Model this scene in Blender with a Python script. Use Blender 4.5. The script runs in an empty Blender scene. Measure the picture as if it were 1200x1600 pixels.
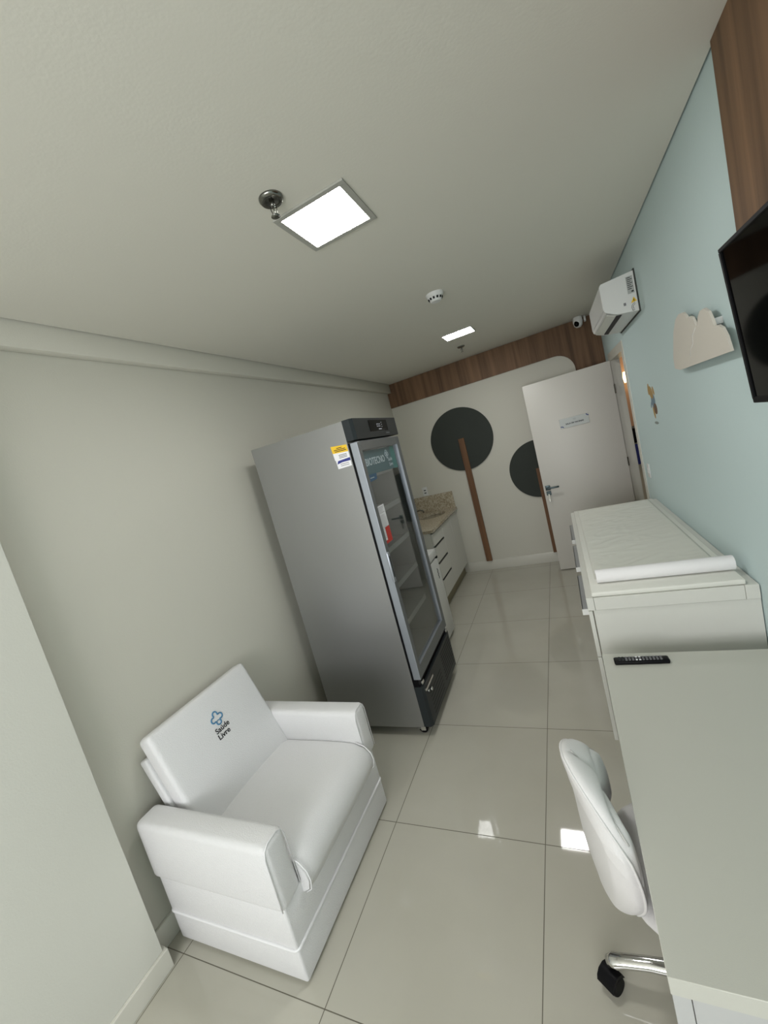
import bpy, bmesh, math, random
from mathutils import Vector, Matrix, noise
random.seed(7)
S = bpy.context.scene
COL = S.collection
PI = math.pi

# ------------------------------------------------------------------ camera
cam_d = bpy.data.cameras.new('camera'); cam = bpy.data.objects.new('camera', cam_d); COL.objects.link(cam)
cam.matrix_world = Matrix.Translation((0, 0, 1.7478)) @ Matrix.Rotation(.4327, 4, 'Z') @ Matrix.Rotation(1.4427, 4, 'X') @ Matrix.Rotation(-.2610, 4, 'Z')
cam_d.sensor_fit = 'VERTICAL'; cam_d.sensor_height = 32.0; cam_d.sensor_width = 24.0
cam_d.lens = 632.9492 / 1600 * 32.0
cam_d.clip_start = .02
S.camera = cam
# ------------------------------------------------------------------ exposure, world, daylight
S.view_settings.view_transform = 'Standard'; S.view_settings.look = 'None'
S.view_settings.gamma = 1; S.view_settings.exposure = 0.0; S.view_settings.use_curve_mapping = False
W = bpy.data.worlds.new('world'); S.world = W; W.use_nodes = True
W.node_tree.nodes['Background'].inputs[0].default_value = (.75, .88, 1, 1)
W.node_tree.nodes['Background'].inputs[1].default_value = .8
def area(name, loc, rot, sx, sy, power, col):
    l = bpy.data.lights.new(name, 'AREA'); l.shape = 'RECTANGLE'; l.size = sx; l.size_y = sy
    l.energy = power; l.color = col
    o = bpy.data.objects.new(name, l); o.location = loc; o.rotation_euler = rot; COL.objects.link(o); return o
YB = -1.9                      # wall behind the camera, with the window
area('daylight_window', (-.62, YB + .03, 1.45), (PI/2, 0, 0), 2.0, 1.5, 58, (1.0, .985, 1.0))
PANEL = 60.0                   # emission of the ceiling panels

# ------------------------------------------------------------------ materials
def mat(name, col, rough=.5, metal=0, bump=0, bscale=80, noise_amt=0, nscale=6, spec=.5, coat=0, emis=None, estr=0, trans=0, ior=1.45):
    m = bpy.data.materials.new(name); m.use_nodes = True; nt = m.node_tree; b = nt.nodes['Principled BSDF']
    b.inputs['Base Color'].default_value = (*col, 1); b.inputs['Roughness'].default_value = rough
    b.inputs['Metallic'].default_value = metal; b.inputs['Specular IOR Level'].default_value = spec
    b.inputs['Coat Weight'].default_value = coat; b.inputs['Transmission Weight'].default_value = trans; b.inputs['IOR'].default_value = ior
    if emis: b.inputs['Emission Color'].default_value = (*emis, 1); b.inputs['Emission Strength'].default_value = estr
    tc = nt.nodes.new('ShaderNodeTexCoord')
    if noise_amt:
        n = nt.nodes.new('ShaderNodeTexNoise'); n.inputs['Scale'].default_value = nscale; n.inputs['Detail'].default_value = 4
        nt.links.new(tc.outputs['Object'], n.inputs['Vector'])
        r = nt.nodes.new('ShaderNodeValToRGB'); a = noise_amt
        r.color_ramp.elements[0].position = .3; r.color_ramp.elements[1].position = .7
        r.color_ramp.elements[0].color = (*[c*(1-a) for c in col], 1); r.color_ramp.elements[1].color = (*[min(1, c*(1+a)) for c in col], 1)
        nt.links.new(n.outputs['Fac'], r.inputs['Fac']); nt.links.new(r.outputs['Color'], b.inputs['Base Color'])
    if bump:
        n2 = nt.nodes.new('ShaderNodeTexNoise'); n2.inputs['Scale'].default_value = bscale; n2.inputs['Detail'].default_value = 3
        nt.links.new(tc.outputs['Object'], n2.inputs['Vector'])
        bp = nt.nodes.new('ShaderNodeBump'); bp.inputs['Strength'].default_value = bump; bp.inputs['Distance'].default_value = .004
        nt.links.new(n2.outputs['Fac'], bp.inputs['Height']); nt.links.new(bp.outputs['Normal'], b.inputs['Normal'])
    return m
M = {}
M['paint'] = mat('greige_wall_paint', (.60, .588, .515), .75, bump=.12, bscale=160)
M['ceil'] = mat('ceiling_paint', (.68, .665, .59), .85, bump=.08, bscale=120)
M['pier'] = mat('pale_wall_paint', (.64, .64, .58), .75, bump=.12, bscale=160)
M['aqua'] = mat('aqua_wall_paint', (.585, .71, .71), .7, bump=.15, bscale=180)
M['base'] = mat('white_baseboard', (.66, .65, .58), .35)
M['white'] = mat('white_laminate', (.65, .65, .60), .38, bump=.05, bscale=300)
M['desk'] = mat('desk_laminate', (.51, .51, .455), .36, bump=.06, bscale=400)
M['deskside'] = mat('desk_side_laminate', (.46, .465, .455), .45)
M['doorp'] = mat('door_laminate', (.64, .62, .57), .4, bump=.04, bscale=200)
M['leather'] = mat('white_leatherette', (.775, .775, .778), .42, bump=.55, bscale=260)
M['pipe'] = mat('white_piping', (.84, .84, .85), .4)
M['chairl'] = mat('white_chair_vinyl', (.70, .69, .68), .45, bump=.2, bscale=350)
M['seam'] = mat('stitched_seam', (.50, .49, .47), .6)
M['steel'] = mat('brushed_steel', (.36, .365, .36), .42, metal=.85, bump=.05, bscale=500)
M['alu'] = mat('grey_aluminium', (.36, .39, .43), .35, metal=.55)
M['aludark'] = mat('dark_grey_frame', (.16, .17, .175), .4, metal=.3)
M['char'] = mat('charcoal_plastic', (.020, .025, .027), .45, spec=.35)
M['teal'] = mat('dark_slate_plastic', (.03, .045, .052), .35)
M['black'] = mat('black_plastic', (.004, .004, .005), .45, spec=.15)
M['screen'] = mat('black_glass_screen', (.001, .001, .001), .06, spec=.12)
M['chrome'] = mat('chrome', (.75, .75, .75), .12, metal=1)
M['lever'] = mat('dark_satin_lever', (.06, .085, .09), .3, metal=.7)
M['dchrome'] = mat('tarnished_chrome', (.22, .22, .20), .2, metal=1)
M['pull'] = mat('grey_metal_pull', (.36, .37, .38), .35, metal=.6)
M['green'] = mat('dark_green_felt_board', (.034, .040, .034), .8, bump=.1, bscale=200)
M['sink'] = mat('stainless_bowl', (.5, .49, .44), .25, metal=.9)
M['panelwhite'] = mat('white_plastic', (.72, .73, .71), .35)
M['intr'] = mat('fridge_interior', (.30, .31, .30), .5)
M['shelfm'] = mat('wire_shelf_white', (.5, .5, .48), .4)
M['pad'] = mat('white_mat_cover', (.72, .72, .66), .45)
M['paper'] = mat('white_crepe_paper', (.68, .68, .62), .8)
M['roll'] = mat('paper_roll_white', (.80, .79, .79), .8, bump=.1, bscale=300)
M['lit'] = mat('lit_diffuser', (.9, .9, .9), .5, emis=(1, 1, .985), estr=PANEL)
M['lframe'] = mat('light_frame_white', (.40, .40, .36), .5)
M['yellow'] = mat('yellow_label', (.80, .52, .03), .5)
M['wlabel'] = mat('white_label', (.82, .82, .84), .5)
M['blue'] = mat('navy_label', (.03, .04, .22), .5)
M['red'] = mat('red_label', (.55, .04, .03), .5)
M['ink'] = mat('dark_ink', (.01, .01, .012), .6)
M['greyink'] = mat('grey_ink', (.2, .2, .21), .6)
M['sblue'] = mat('embroidered_blue', (.07, .22, .38), .6)
M['sky'] = mat('pale_blue_halo', (.50, .66, .74), .6)
M['bann'] = mat('teal_banner', (.075, .14, .16), .35)
M['bann2'] = mat('blue_tab', (.03, .10, .19), .35)
M['bann3'] = mat('green_teal_banner', (.05, .20, .19), .35)
M['bink'] = mat('banner_white_ink', (.45, .52, .56), .5)
M['silver'] = mat('brushed_silver_plate', (.42, .44, .42), .4, metal=.2)
M['cloud'] = mat('cream_painted_board', (.66, .62, .55), .6)
M['tan'] = mat('tan_sticker', (.42, .27, .09), .6)
M['stb'] = mat('blue_sticker', (.16, .24, .30), .6)
M['brown'] = mat('brown_sticker', (.16, .09, .05), .6)
M['dot'] = mat('grey_dot', (.24, .28, .26), .6)
M['gap'] = mat('shadow_gap_dark', (.05, .055, .05), .8)
M['lcd'] = mat('lit_digits', (.1, .1, .1), .5, emis=(.9, .95, 1), estr=.35)
M['glass'] = mat('fridge_glass', (.78, .82, .82), .02, trans=1, ior=1.5)
M['wglass'] = mat('window_glass', (.95, .97, .97), .0, trans=1, ior=1.45)
M['hallw'] = mat('warm_hall_wall', (.50, .31, .20), .6)
M['hallb'] = mat('beige_hall_wall', (.55, .50, .40), .6)
M['glow'] = mat('warm_lamp_glow', (1, .8, .5), .5, emis=(1, .78, .42), estr=4)
M['kick'] = mat('toe_kick', (.30, .27, .18), .6)

def wood(name, base, axis_z=True, bright=1.0):
    m = bpy.data.materials.new(name); m.use_nodes = True; nt = m.node_tree; b = nt.nodes['Principled BSDF']
    tc = nt.nodes.new('ShaderNodeTexCoord'); mp = nt.nodes.new('ShaderNodeMapping')
    mp.inputs['Scale'].default_value = (14, 14, .55)
    nt.links.new(tc.outputs['Object'], mp.inputs['Vector'])
    n = nt.nodes.new('ShaderNodeTexNoise'); n.inputs['Scale'].default_value = 1.1; n.inputs['Detail'].default_value = 6; n.inputs['Roughness'].default_value = .6; n.inputs['Distortion'].default_value = .35
    nt.links.new(mp.outputs['Vector'], n.inputs['Vector'])
    r = nt.nodes.new('ShaderNodeValToRGB'); cr = r.color_ramp
    cr.elements[0].position = .3; cr.elements[0].color = (*[c*.55 for c in base], 1)
    cr.elements[1].position = .72; cr.elements[1].color = (*[c*1.45 for c in base], 1)
    e = cr.elements.new(.5); e.color = (*base, 1)
    nt.links.new(n.outputs['Fac'], r.inputs['Fac']); nt.links.new(r.outputs['Color'], b.inputs['Base Color'])
    b.inputs['Roughness'].default_value = .55; b.inputs['Specular IOR Level'].default_value = .25
    return m
M['wood'] = wood('walnut_laminate', (.165, .095, .052))
M['trunk'] = wood('walnut_strip', (.17, .088, .045))

def granite():
    m = bpy.data.materials.new('beige_granite'); m.use_nodes = True; nt = m.node_tree; b = nt.nodes['Principled BSDF']
    tc = nt.nodes.new('ShaderNodeTexCoord'); n = nt.nodes.new('ShaderNodeTexNoise'); n.inputs['Scale'].default_value = 60; n.inputs['Detail'].default_value = 6; n.inputs['Roughness'].default_value = .75
    nt.links.new(tc.outputs['Object'], n.inputs['Vector'])
    r = nt.nodes.new('ShaderNodeValToRGB'); cr = r.color_ramp
    cr.elements[0].position = .36; cr.elements[0].color = (.20, .16, .10, 1)
    cr.elements[1].position = .62; cr.elements[1].color = (.58, .53, .42, 1)
    e = cr.elements.new(.48); e.color = (.42, .36, .26, 1)
    nt.links.new(n.outputs['Fac'], r.inputs['Fac']); nt.links.new(r.outputs['Color'], b.inputs['Base Color'])
    b.inputs['Roughness'].default_value = .15
    return m
M['granite'] = granite()

def floor_mat():
    m = bpy.data.materials.new('polished_porcelain_tiles'); m.use_nodes = True; nt = m.node_tree; b = nt.nodes['Principled BSDF']
    tc = nt.nodes.new('ShaderNodeTexCoord'); sp = nt.nodes.new('ShaderNodeSeparateXYZ'); nt.links.new(tc.outputs['Object'], sp.inputs[0])
    def mth(op, a, bb=None, c=None):
        k = nt.nodes.new('ShaderNodeMath'); k.operation = op
        for i, q in enumerate((a, bb, c)):
            if q is None: continue
            if isinstance(q, (int, float)): k.inputs[i].default_value = q
            else: nt.links.new(q, k.inputs[i])
        return k.outputs[0]
    T = .7007
    def dist(o, off):
        f = mth('FRACT', mth('DIVIDE', mth('ADD', o, 20*T - off), T))
        return mth('MULTIPLY', mth('MINIMUM', f, mth('SUBTRACT', 1.0, f)), T)
    d = mth('MINIMUM', dist(sp.outputs[0], -.3623), dist(sp.outputs[1], 2.1951))
    g = mth('LESS_THAN', d, .0017)
    n = nt.nodes.new('ShaderNodeTexNoise'); n.inputs['Scale'].default_value = 2.5; n.inputs['Detail'].default_value = 5
    nt.links.new(tc.outputs['Object'], n.inputs['Vector'])
    r = nt.nodes.new('ShaderNodeValToRGB'); r.color_ramp.elements[0].position = .3; r.color_ramp.elements[1].position = .7
    r.color_ramp.elements[0].color = (.46, .445, .375, 1); r.color_ramp.elements[1].color = (.50, .485, .415, 1)
    nt.links.new(n.outputs['Fac'], r.inputs['Fac'])
    mx = nt.nodes.new('ShaderNodeMix'); mx.data_type = 'RGBA'; nt.links.new(g, mx.inputs[0])
    nt.links.new(r.outputs['Color'], mx.inputs[6]); mx.inputs[7].default_value = (.13, .12, .09, 1)
    nt.links.new(mx.outputs[2], b.inputs['Base Color'])
    nt.links.new(mth('MULTIPLY_ADD', g, .5, .035), b.inputs['Roughness'])
    b.inputs['Specular IOR Level'].default_value = .5
    bp = nt.nodes.new('ShaderNodeBump'); bp.invert = True; bp.inputs['Strength'].default_value = .4; bp.inputs['Distance'].default_value = .001
    nt.links.new(g, bp.inputs['Height']); nt.links.new(bp.outputs['Normal'], b.inputs['Normal'])
    return m
M['floor'] = floor_mat()

# ------------------------------------------------------------------ helpers
def tag(o, label=None, cat=None, group=None, kind=None):
    if label: o['label'] = label
    if cat: o['category'] = cat
    if group: o['group'] = group
    if kind: o['kind'] = kind
    return o
def empty(name, loc=(0, 0, 0), rz=0, label=None, cat=None, group=None):
    o = bpy.data.objects.new(name, None); o.location = loc; o.rotation_euler = (0, 0, rz); o.empty_display_size = .05
    COL.objects.link(o); return tag(o, label, cat, group)
def link(name, me, m, parent=None, smooth=False):
    if smooth:
        for p in me.polygons: p.use_smooth = True
    o = bpy.data.objects.new(name, me); COL.objects.link(o)
    ms = m if isinstance(m, (list, tuple)) else [m]
    for k in ms: me.materials.append(M[k])
    if parent: o.parent = parent
    return o
def done(name, bm, m, parent=None, smooth=False, auto=None):
    me = bpy.data.meshes.new(name); bmesh.ops.recalc_face_normals(bm, faces=bm.faces); bm.to_mesh(me); bm.free()
    o = link(name, me, m, parent, smooth or auto is not None)
    if auto is not None:
        try: me.set_sharp_from_angle(angle=math.radians(auto))
        except Exception: pass
    return o
def bbox(bm, x0, x1, y0, y1, z0, z1, bev=0, seg=2, mi=0):
    r = bmesh.ops.create_cube(bm, size=1)
    vs = r['verts']
    for v in vs:
        v.co = Vector(((x0+x1)/2 + v.co.x*(x1-x0), (y0+y1)/2 + v.co.y*(y1-y0), (z0+z1)/2 + v.co.z*(z1-z0)))
    fs = set(f for v in vs for f in v.link_faces)
    for f in fs: f.material_index = mi
    if bev:
        es = list(set(e for v in vs for e in v.link_edges))
        bmesh.ops.bevel(bm, geom=es, offset=bev, segments=seg, profile=.5, affect='EDGES')
def box(name, x0, x1, y0, y1, z0, z1, m, parent=None, bev=0, seg=2):
    bm = bmesh.new(); bbox(bm, x0, x1, y0, y1, z0, z1, bev, seg)
    return done(name, bm, m, parent, auto=40 if bev else None)
def prism(bm, pts, to3, h0, h1, mi=0):
    """pts: 2D polygon, to3(u, v, h) -> 3D; extruded from h0 to h1"""
    a = [bm.verts.new(to3(u, v, h0)) for u, v in pts]; b = [bm.verts.new(to3(u, v, h1)) for u, v in pts]
    fs = [bm.faces.new(a), bm.faces.new(b[::-1])]
    n = len(pts)
    for i in range(n): fs.append(bm.faces.new((a[i], b[i], b[(i+1) % n], a[(i+1) % n])))
    for f in fs: f.material_index = mi
    return a, b
def lathe(bm, prof, c, n=24, axis='z', mi=0):
    """prof: [(r, h)] revolved around an axis through c"""
    c = Vector(c); rings = []
    for r, h in prof:
        ring = []
        for i in range(n if r > 1e-6 else 1):
            a = 2*PI*i/n; p = (r*math.cos(a), r*math.sin(a), h)
            if axis == 'x': p = (p[2], p[0], p[1])
            if axis == 'y': p = (p[1], p[2], p[0])
            ring.append(bm.verts.new(c + Vector(p)))
        rings.append(ring)
    for A, B in zip(rings, rings[1:]):
        for i in range(n):
            j = (i+1) % n
            if len(A) == 1 and len(B) == 1: continue
            if len(A) == 1: f = bm.faces.new((A[0], B[i], B[j]))
            elif len(B) == 1: f = bm.faces.new((A[i], A[j], B[0]))
            else: f = bm.faces.new((A[i], A[j], B[j], B[i]))
            f.material_index = mi
    for R_ in (rings[0], rings[-1]):
        if len(R_) > 1:
            try: f = bm.faces.new(R_); f.material_index = mi
            except Exception: pass
def tube(bm, pts, r, n=8, closed=False, mi=0):
    P = [Vector(p) for p in pts]; N = len(P); rings = []
    rs = r if isinstance(r, (list, tuple)) else [r]*N
    up = None
    for i in range(N):
        t = (P[(i+1) % N] - P[i-1]) if closed else (P[min(i+1, N-1)] - P[max(i-1, 0)])
        t.normalize()
        if up is None:
            up = t.orthogonal().normalized()
        else:
            up = (up - t*up.dot(t)).normalized()
        s = t.cross(up)
        rings.append([bm.verts.new(P[i] + (up*math.cos(2*PI*k/n) + s*math.sin(2*PI*k/n))*rs[i]) for k in range(n)])
    for i in range(N if closed else N-1):
        A, B = rings[i], rings[(i+1) % N]
        for k in range(n):
            f = bm.faces.new((A[k], A[(k+1) % n], B[(k+1) % n], B[k])); f.material_index = mi
    if not closed:
        bm.faces.new(rings[0][::-1]); bm.faces.new(rings[-1])
def text(name, s, size, mx, m, parent=None, extrude=.0004, align='CENTER', bold=0):
    """mx: 4x4 placing the text's XY plane"""
    c = bpy.data.curves.new(name, 'FONT'); c.body = s; c.size = size; c.align_x = align; c.align_y = 'CENTER'; c.extrude = extrude
    c.offset = bold; c.resolution_u = 3
    t = bpy.data.objects.new(name + '_src', c); COL.objects.link(t)
    dg = bpy.context.evaluated_depsgraph_get(); me = bpy.data.meshes.new_from_object(t.evaluated_get(dg))
    bpy.data.objects.remove(t)
    me.transform(mx)
    me.materials.clear()
    return link(name, me, m, parent)
def frame(o, xd, yd):
    """matrix with origin o, local x along xd, local y along yd"""
    xd = Vector(xd).normalized(); yd = Vector(yd).normalized(); z = xd.cross(yd)
    return Matrix(((xd.x, yd.x, z.x, o[0]), (xd.y, yd.y, z.y, o[1]), (xd.z, yd.z, z.z, o[2]), (0, 0, 0, 1)))

XL, XR, YF, ZC = -1.876, .604, 5.12, 2.64
XP, YP = -1.785, .742           # pilaster face and its end
WT = .075
XB, ZB = -1.8255, 2.532         # ceiling beam
def structure(o, label=None):
    tag(o, label, None, None, 'structure'); return o

# ------------------------------------------------------------------ room shell
structure(box('floor', XL-.15, 3.2, YB-.15, 6.8, -.1, 0, 'floor'))
structure(box('ceiling', XB+.008, XR-.008, YB, YF-.004, ZC, ZC+.02, 'ceil'))
structure(box('ceiling_slab', XL-.15, 3.2, YB-.15, 6.8, ZC+.045, ZC+.12, 'gap'))
structure(box('wall_left', XL-.12, XL, YB, YF, 0, ZC+.05, 'paint'))
structure(box('wall_far', XL-.12, XR+WT, YF, YF+.12, 0, ZC+.05, 'paint'))
structure(box('wall_left_pier', XL, XP, YB, YP, 0, ZC+.044, 'pier', bev=.002, seg=1))
structure(box('trim_1', XL, XB, YP, YF, ZB, ZC+.04, 'paint', bev=.004, seg=2), 'painted beam running under the ceiling along the left wall')
# right wall with the door opening
YD0, YD1, ZD = 4.05, 4.84, 2.115
bm = bmesh.new()
prism(bm, [(YB, 0), (YD0, 0), (YD0, ZD), (YD1, ZD), (YD1, 0), (YF, 0), (YF, ZC+.05), (YB, ZC+.05)], lambda u, v, h: (h, u, v), XR, XR+WT)
structure(done('wall_right', bm, 'aqua'))
# wall behind the camera, with the window
bm = bmesh.new()
wx0, wx1, wz0, wz1 = -1.65, .42, .68, 2.22
bbox(bm, XL, wx0, YB-.12, YB, 0, ZC+.05); bbox(bm, wx1, XR, YB-.12, YB, 0, ZC+.05)
bbox(bm, wx0, wx1, YB-.12, YB, 0, wz0); bbox(bm, wx0, wx1, YB-.12, YB, wz1, ZC+.05)
structure(done('wall_back', bm, 'paint'))
win = structure(empty('window_1', (0, 0, 0)), 'wide window behind the viewer')
bm = bmesh.new()
for x in (wx0, (wx0+wx1)/2-.02, wx1-.04): bbox(bm, x, x+.04, YB-.10, YB-.05, wz0, wz1)
for z in (wz0, wz1-.04): bbox(bm, wx0, wx1, YB-.10, YB-.05, z, z+.04)
done('window_frame', bm, 'alu', win)
box('pane', wx0+.01, wx1-.01, YB-.078, YB-.072, wz0+.01, wz1-.01, 'wglass', win)
# baseboards
structure(box('baseboard_left', XL, XL+.014, YP, 3.9, 0, .10, 'base', bev=.002))
structure(box('baseboard_far', -1.36, XR, YF-.016, YF, 0, .125, 'base', bev=.002))
bm = bmesh.new(); bbox(bm, XP, XP+.015, YB, YP+.012, 0, .085, .003, 2); bbox(bm, XL+.015, XP, YP, YP+.012, 0, .085)
structure(done('baseboard_pier', bm, 'base'))
bm = bmesh.new(); bbox(bm, XR-.012, XR, YB, 1.9, 0, .10)
structure(done('baseboard_right', bm, 'base'))

# wood band over the far wall with its rounded inner corner
def fy(u, v, h): return (u, YF - h, v)
pts = [(-1.872, 2.34), (.12, 2.34)]
R_ = .19
for i in range(1, 9):
    a = PI/2 - i*PI/2/8; pts.append((.12 + R_*math.cos(a), 2.34 - R_ + R_*math.sin(a)))
pts += [(.31, .125), (XR-.004, .125), (XR-.004, ZC-.004), (XB+.004, ZC-.004), (XB+.004, ZB-.004), (-1.872, ZB-.004)]
bm = bmesh.new(); prism(bm, pts, fy, 0, .018)
structure(done('trim_2', bm, 'wood'), 'walnut panel band along the top of the far wall, curving down beside the door')
# wood panel on the aqua wall above the television
bm = bmesh.new(); bbox(bm, XR-.018, XR, .35, 1.667, 1.80, ZC, .0015, 1)
structure(done('trim_3', bm, 'wood'), 'walnut panel on the aqua wall behind and above the television')

# door frame (lining and casings)
bm = bmesh.new()
L0, L1 = YD0+.012, YD1-.035
prism(bm, [(YD0-.075, 0), (L0, 0), (L0, ZD-.02), (L1, ZD-.02), (L1, 0), (YD1+.05, 0), (YD1+.05, ZD+.055), (YD0-.075, ZD+.055)], lambda u, v, h: (h, u, v), XR-.006, XR)
prism(bm, [(YD0, 0), (L0, 0), (L0, ZD-.02), (L1, ZD-.02), (L1, 0), (YD1, 0), (YD1, ZD), (YD0, ZD)], lambda u, v, h: (h, u, v), XR, XR+WT+.003)
structure(done('trim_4', bm, 'base'), 'white door frame in the aqua wall')
# hallway seen through the opening
structure(box('wall_hall', XR+WT, 3.2, 6.5, 6.6, 0, ZC+.05, 'hallb'))
structure(box('wall_hall_right', 3.1, 3.2, YB, 6.5, 0, ZC+.05, 'hallb'))
structure(box('wall_hall_near', XR+WT, 3.1, YB-.12, YB, 0, ZC+.05, 'hallb'))
structure(box('trim_5', XR+WT+.01, 1.6, 6.47, 6.5, 1.30, 2.4, 'hallw'), 'warm wood panel at the end of the hallway')
hl = empty('wall_lamp', (.965, 6.38, 1.955), 0, 'glowing warm lamp in the hallway seen through the narrow door gap', 'lamp')
bm = bmesh.new(); lathe(bm, [(0, -.07), (.05, -.07), (.06, 0), (.05, .07), (0, .07)], (0, 0, 0), 20); done('lamp_shade', bm, 'glow', hl, True)
bm = bmesh.new(); bbox(bm, -.02, .02, .05, .07, -.05, .05); done('wall_bracket', bm, 'black', hl)
l = bpy.data.lights.new('hall_lamp_light', 'POINT'); l.energy = 14; l.color = (1, .72, .48); l.shadow_soft_size = .08
o = bpy.data.objects.new('hall_lamp_light', l); o.location = (1.5, 5.9, 2.2); COL.objects.link(o)
ps = empty('poster', (1.03, 6.46, .85), 0, 'dark poster with a blue lower half at the end of the hallway', 'poster')
box('poster_top', -.2, .2, 0, .008, .22, .42, 'black', ps); box('poster_bottom', -.2, .2, 0, .008, -.08, .20, 'blue', ps)

# ------------------------------------------------------------------ door leaf
door = structure(empty('door_1', (XR-.01, 4.77, 0)), 'white door standing open in front of the far wall')
dl = -.245 - (XR-.01)
box('door_leaf', dl, 0, 0, .035, .012, 2.10, 'doorp', door, bev=.002)
def lever_mesh():
    bm = bmesh.new()
    hx, hz = -.188 - (XR-.01) - .012, .968
    bbox(bm, hx-.026, hx+.026, -.008, 0, hz-.026, hz+.026, .002)
    lathe(bm, [(.010, -.05), (.010, 0)], (hx, 0, hz), 14, 'y')
    bbox(bm, hx-.009, hx+.115, -.056, -.044, hz-.009, hz+.009, .003)
    return bm, hx, hz
bm, hx, hz = lever_mesh(); hd = done('door_handle', bm, 'lever', door, auto=40); hd['label'] = 'dark metal lever handle'
bm = bmesh.new(); bbox(bm, hx-.024, hx+.024, -.008, 0, hz-.085, hz-.037, .002); lathe(bm, [(.009, -.014), (.009, 0)], (hx, 0, hz-.06), 14, 'y')
lk = done('lock', bm, 'lever', door)
bm = bmesh.new(); bbox(bm, hx-.001, hx+.001, -.035, -.014, hz-.068, hz-.055); bbox(bm, hx-.009, hx+.007, -.035, -.033, hz-.150, hz-.066, .001)
done('key', bm, 'chrome', lk)
for z in (.32, 1.08, 1.82):
    bm = bmesh.new(); lathe(bm, [(.006, -.045), (.006, .045)], (.001, -.004, z), 10); done('hinge', bm, 'dchrome', door)
X0 = XR-.01
sg = box('name_plate', .043-X0, .324-X0, -.004, 0, 1.559, 1.658, 'silver', door, bev=.0008, seg=1)
sg['label'] = 'silver plate reading SALA DE VACINAS'
mx = lambda x, z: frame((x-X0, -.0046, z), (1, 0, 0), (0, 0, 1))
text('lettering', 'SALA DE VACINAS', .021, mx(.186, 1.597), 'ink', sg, bold=.0007)
text('lettering', 'Sa\u00fade\nLivre', .0125, mx(.19, 1.632), 'greyink', sg)
bm = bmesh.new()
for cx_, cz_, a0 in ((.067-.01, 1.562, 20), (.322, 1.648+.008, 180)):
    p = [Vector((cx_-X0 + .018*math.cos(math.radians(a0+t)), -.0055, cz_ + .018*math.sin(math.radians(a0+t)))) for t in range(0, 101, 20)]
    tube(bm, p, .0042, 6)
done('corner_mark', bm, 'blue', sg)

# ------------------------------------------------------------------ tree decorations
def tree(cx_, cz_, r, tx, ztop, label):
    t = empty('tree_wall_decoration', (cx_, YF, 0), 0, label, 'wall decoration', 'tree decorations on the far wall')
    bm = bmesh.new(); lathe(bm, [(0, -.016), (r-.002, -.016), (r, -.014), (r, 0), (0, 0)], (0, 0, cz_), 72, 'y'); done('disc', bm, 'green', t, auto=40)
    bm = bmesh.new(); bbox(bm, tx-cx_-.036, tx-cx_+.036, -.040, -.0, .125, ztop, .0015, 1)
    done('trunk', bm, 'trunk', t)
tree(-1.078, 1.724, .390, -1.076, 1.735, 'dark green disc on a walnut strip trunk, fully visible left of the door')
tree(-.258, 1.160, .342, -.262, 1.17, 'lower dark green disc and trunk half hidden behind the open door')

# ------------------------------------------------------------------ ceiling lights
def panel(x0, x1, y0, y1, b, label):
    t = empty('ceiling_light', ((x0+x1)/2, (y0+y1)/2, ZC), 0, label, 'ceiling light', 'square light panels in the ceiling')
    w, d = (x1-x0)/2, (y1-y0)/2
    bm = bmesh.new()
    bbox(bm, -w, w, -d, -d+b, -.007, 0, .001, 1); bbox(bm, -w, w, d-b, d, -.007, 0, .001, 1)
    bbox(bm, -w, -w+b, -d+b, d-b, -.007, 0); bbox(bm, w-b, w, -d+b, d-b, -.007, 0)
    done('frame', bm, 'lframe', t)
    bm = bmesh.new(); 
    r = .008; pts = []
    for cx_, cy_, a0 in ((w-b-r, d-b-r, 0), (-w+b+r, d-b-r, 90), (-w+b+r, -d+b+r, 180), (w-b-r, -d+b+r, 270)):
        for k in range(4): a = math.radians(a0+30*k); pts.append((cx_+r*math.cos(a), cy_+r*math.sin(a)))
    prism(bm, pts, lambda u, v, h: (u, v, h), -.005, 0)
    done('diffuser', bm, 'lit', t)
panel(-.748, -.4625, 1.347, 1.6328, .022, 'lit square ceiling panel nearest the viewer beside a sprinkler')
panel(-.7544, -.4846, 3.7314, 3.9536, .008, 'smaller looking lit ceiling panel near the far wall')
def sprinkler(x, y, s, label):
    t = empty('sprinkler', (x, y, ZC), .4, label, 'sprinkler', 'ceiling sprinklers')
    bm = bmesh.new(); lathe(bm, [(.040*s, 0), (.040*s, -.004), (.034*s, -.012), (.020*s, -.010), (.012, -.009), (0, -.009)], (0, 0, 0), 28); done('escutcheon', bm, 'dchrome', t, True)
    bm = bmesh.new(); lathe(bm, [(.008, -.008), (.008, -.024), (.005, -.026), (.003, -.026)], (0, 0, 0), 14)
    for a in (-1, 1): tube(bm, [(a*.007, 0, -.02), (a*.010, 0, -.034), (a*.006, 0, -.048), (0, 0, -.054)], .0018, 6)
    tube(bm, [(0, 0, -.024), (0, 0, -.05)], .002, 6)
    done('frame', bm, 'dchrome', t, True)
    bm = bmesh.new(); lathe(bm, [(0, -.054), (.014, -.054), (.015, -.056), (0, -.057)], (0, 0, 0), 20); done('deflector', bm, 'dchrome', t, True)
sprinkler(-.681, 1.257, 1, 'chrome sprinkler hanging beside the near lit panel')
sprinkler(-.712, 4.39, .95, 'small sprinkler beyond the far lit panel')
t = empty('smoke_detector', (-.517, 2.665, ZC), 0, 'white round smoke detector on the ceiling between the two lit panels', 'smoke detector')
bm = bmesh.new(); lathe(bm, [(0, 0), (.055, 0), (.055, -.010), (.050, -.016), (.036, -.042), (.030, -.048), (0, -.050)], (0, 0, 0), 32); done('housing', bm, 'panelwhite', t, auto=40)
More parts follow.
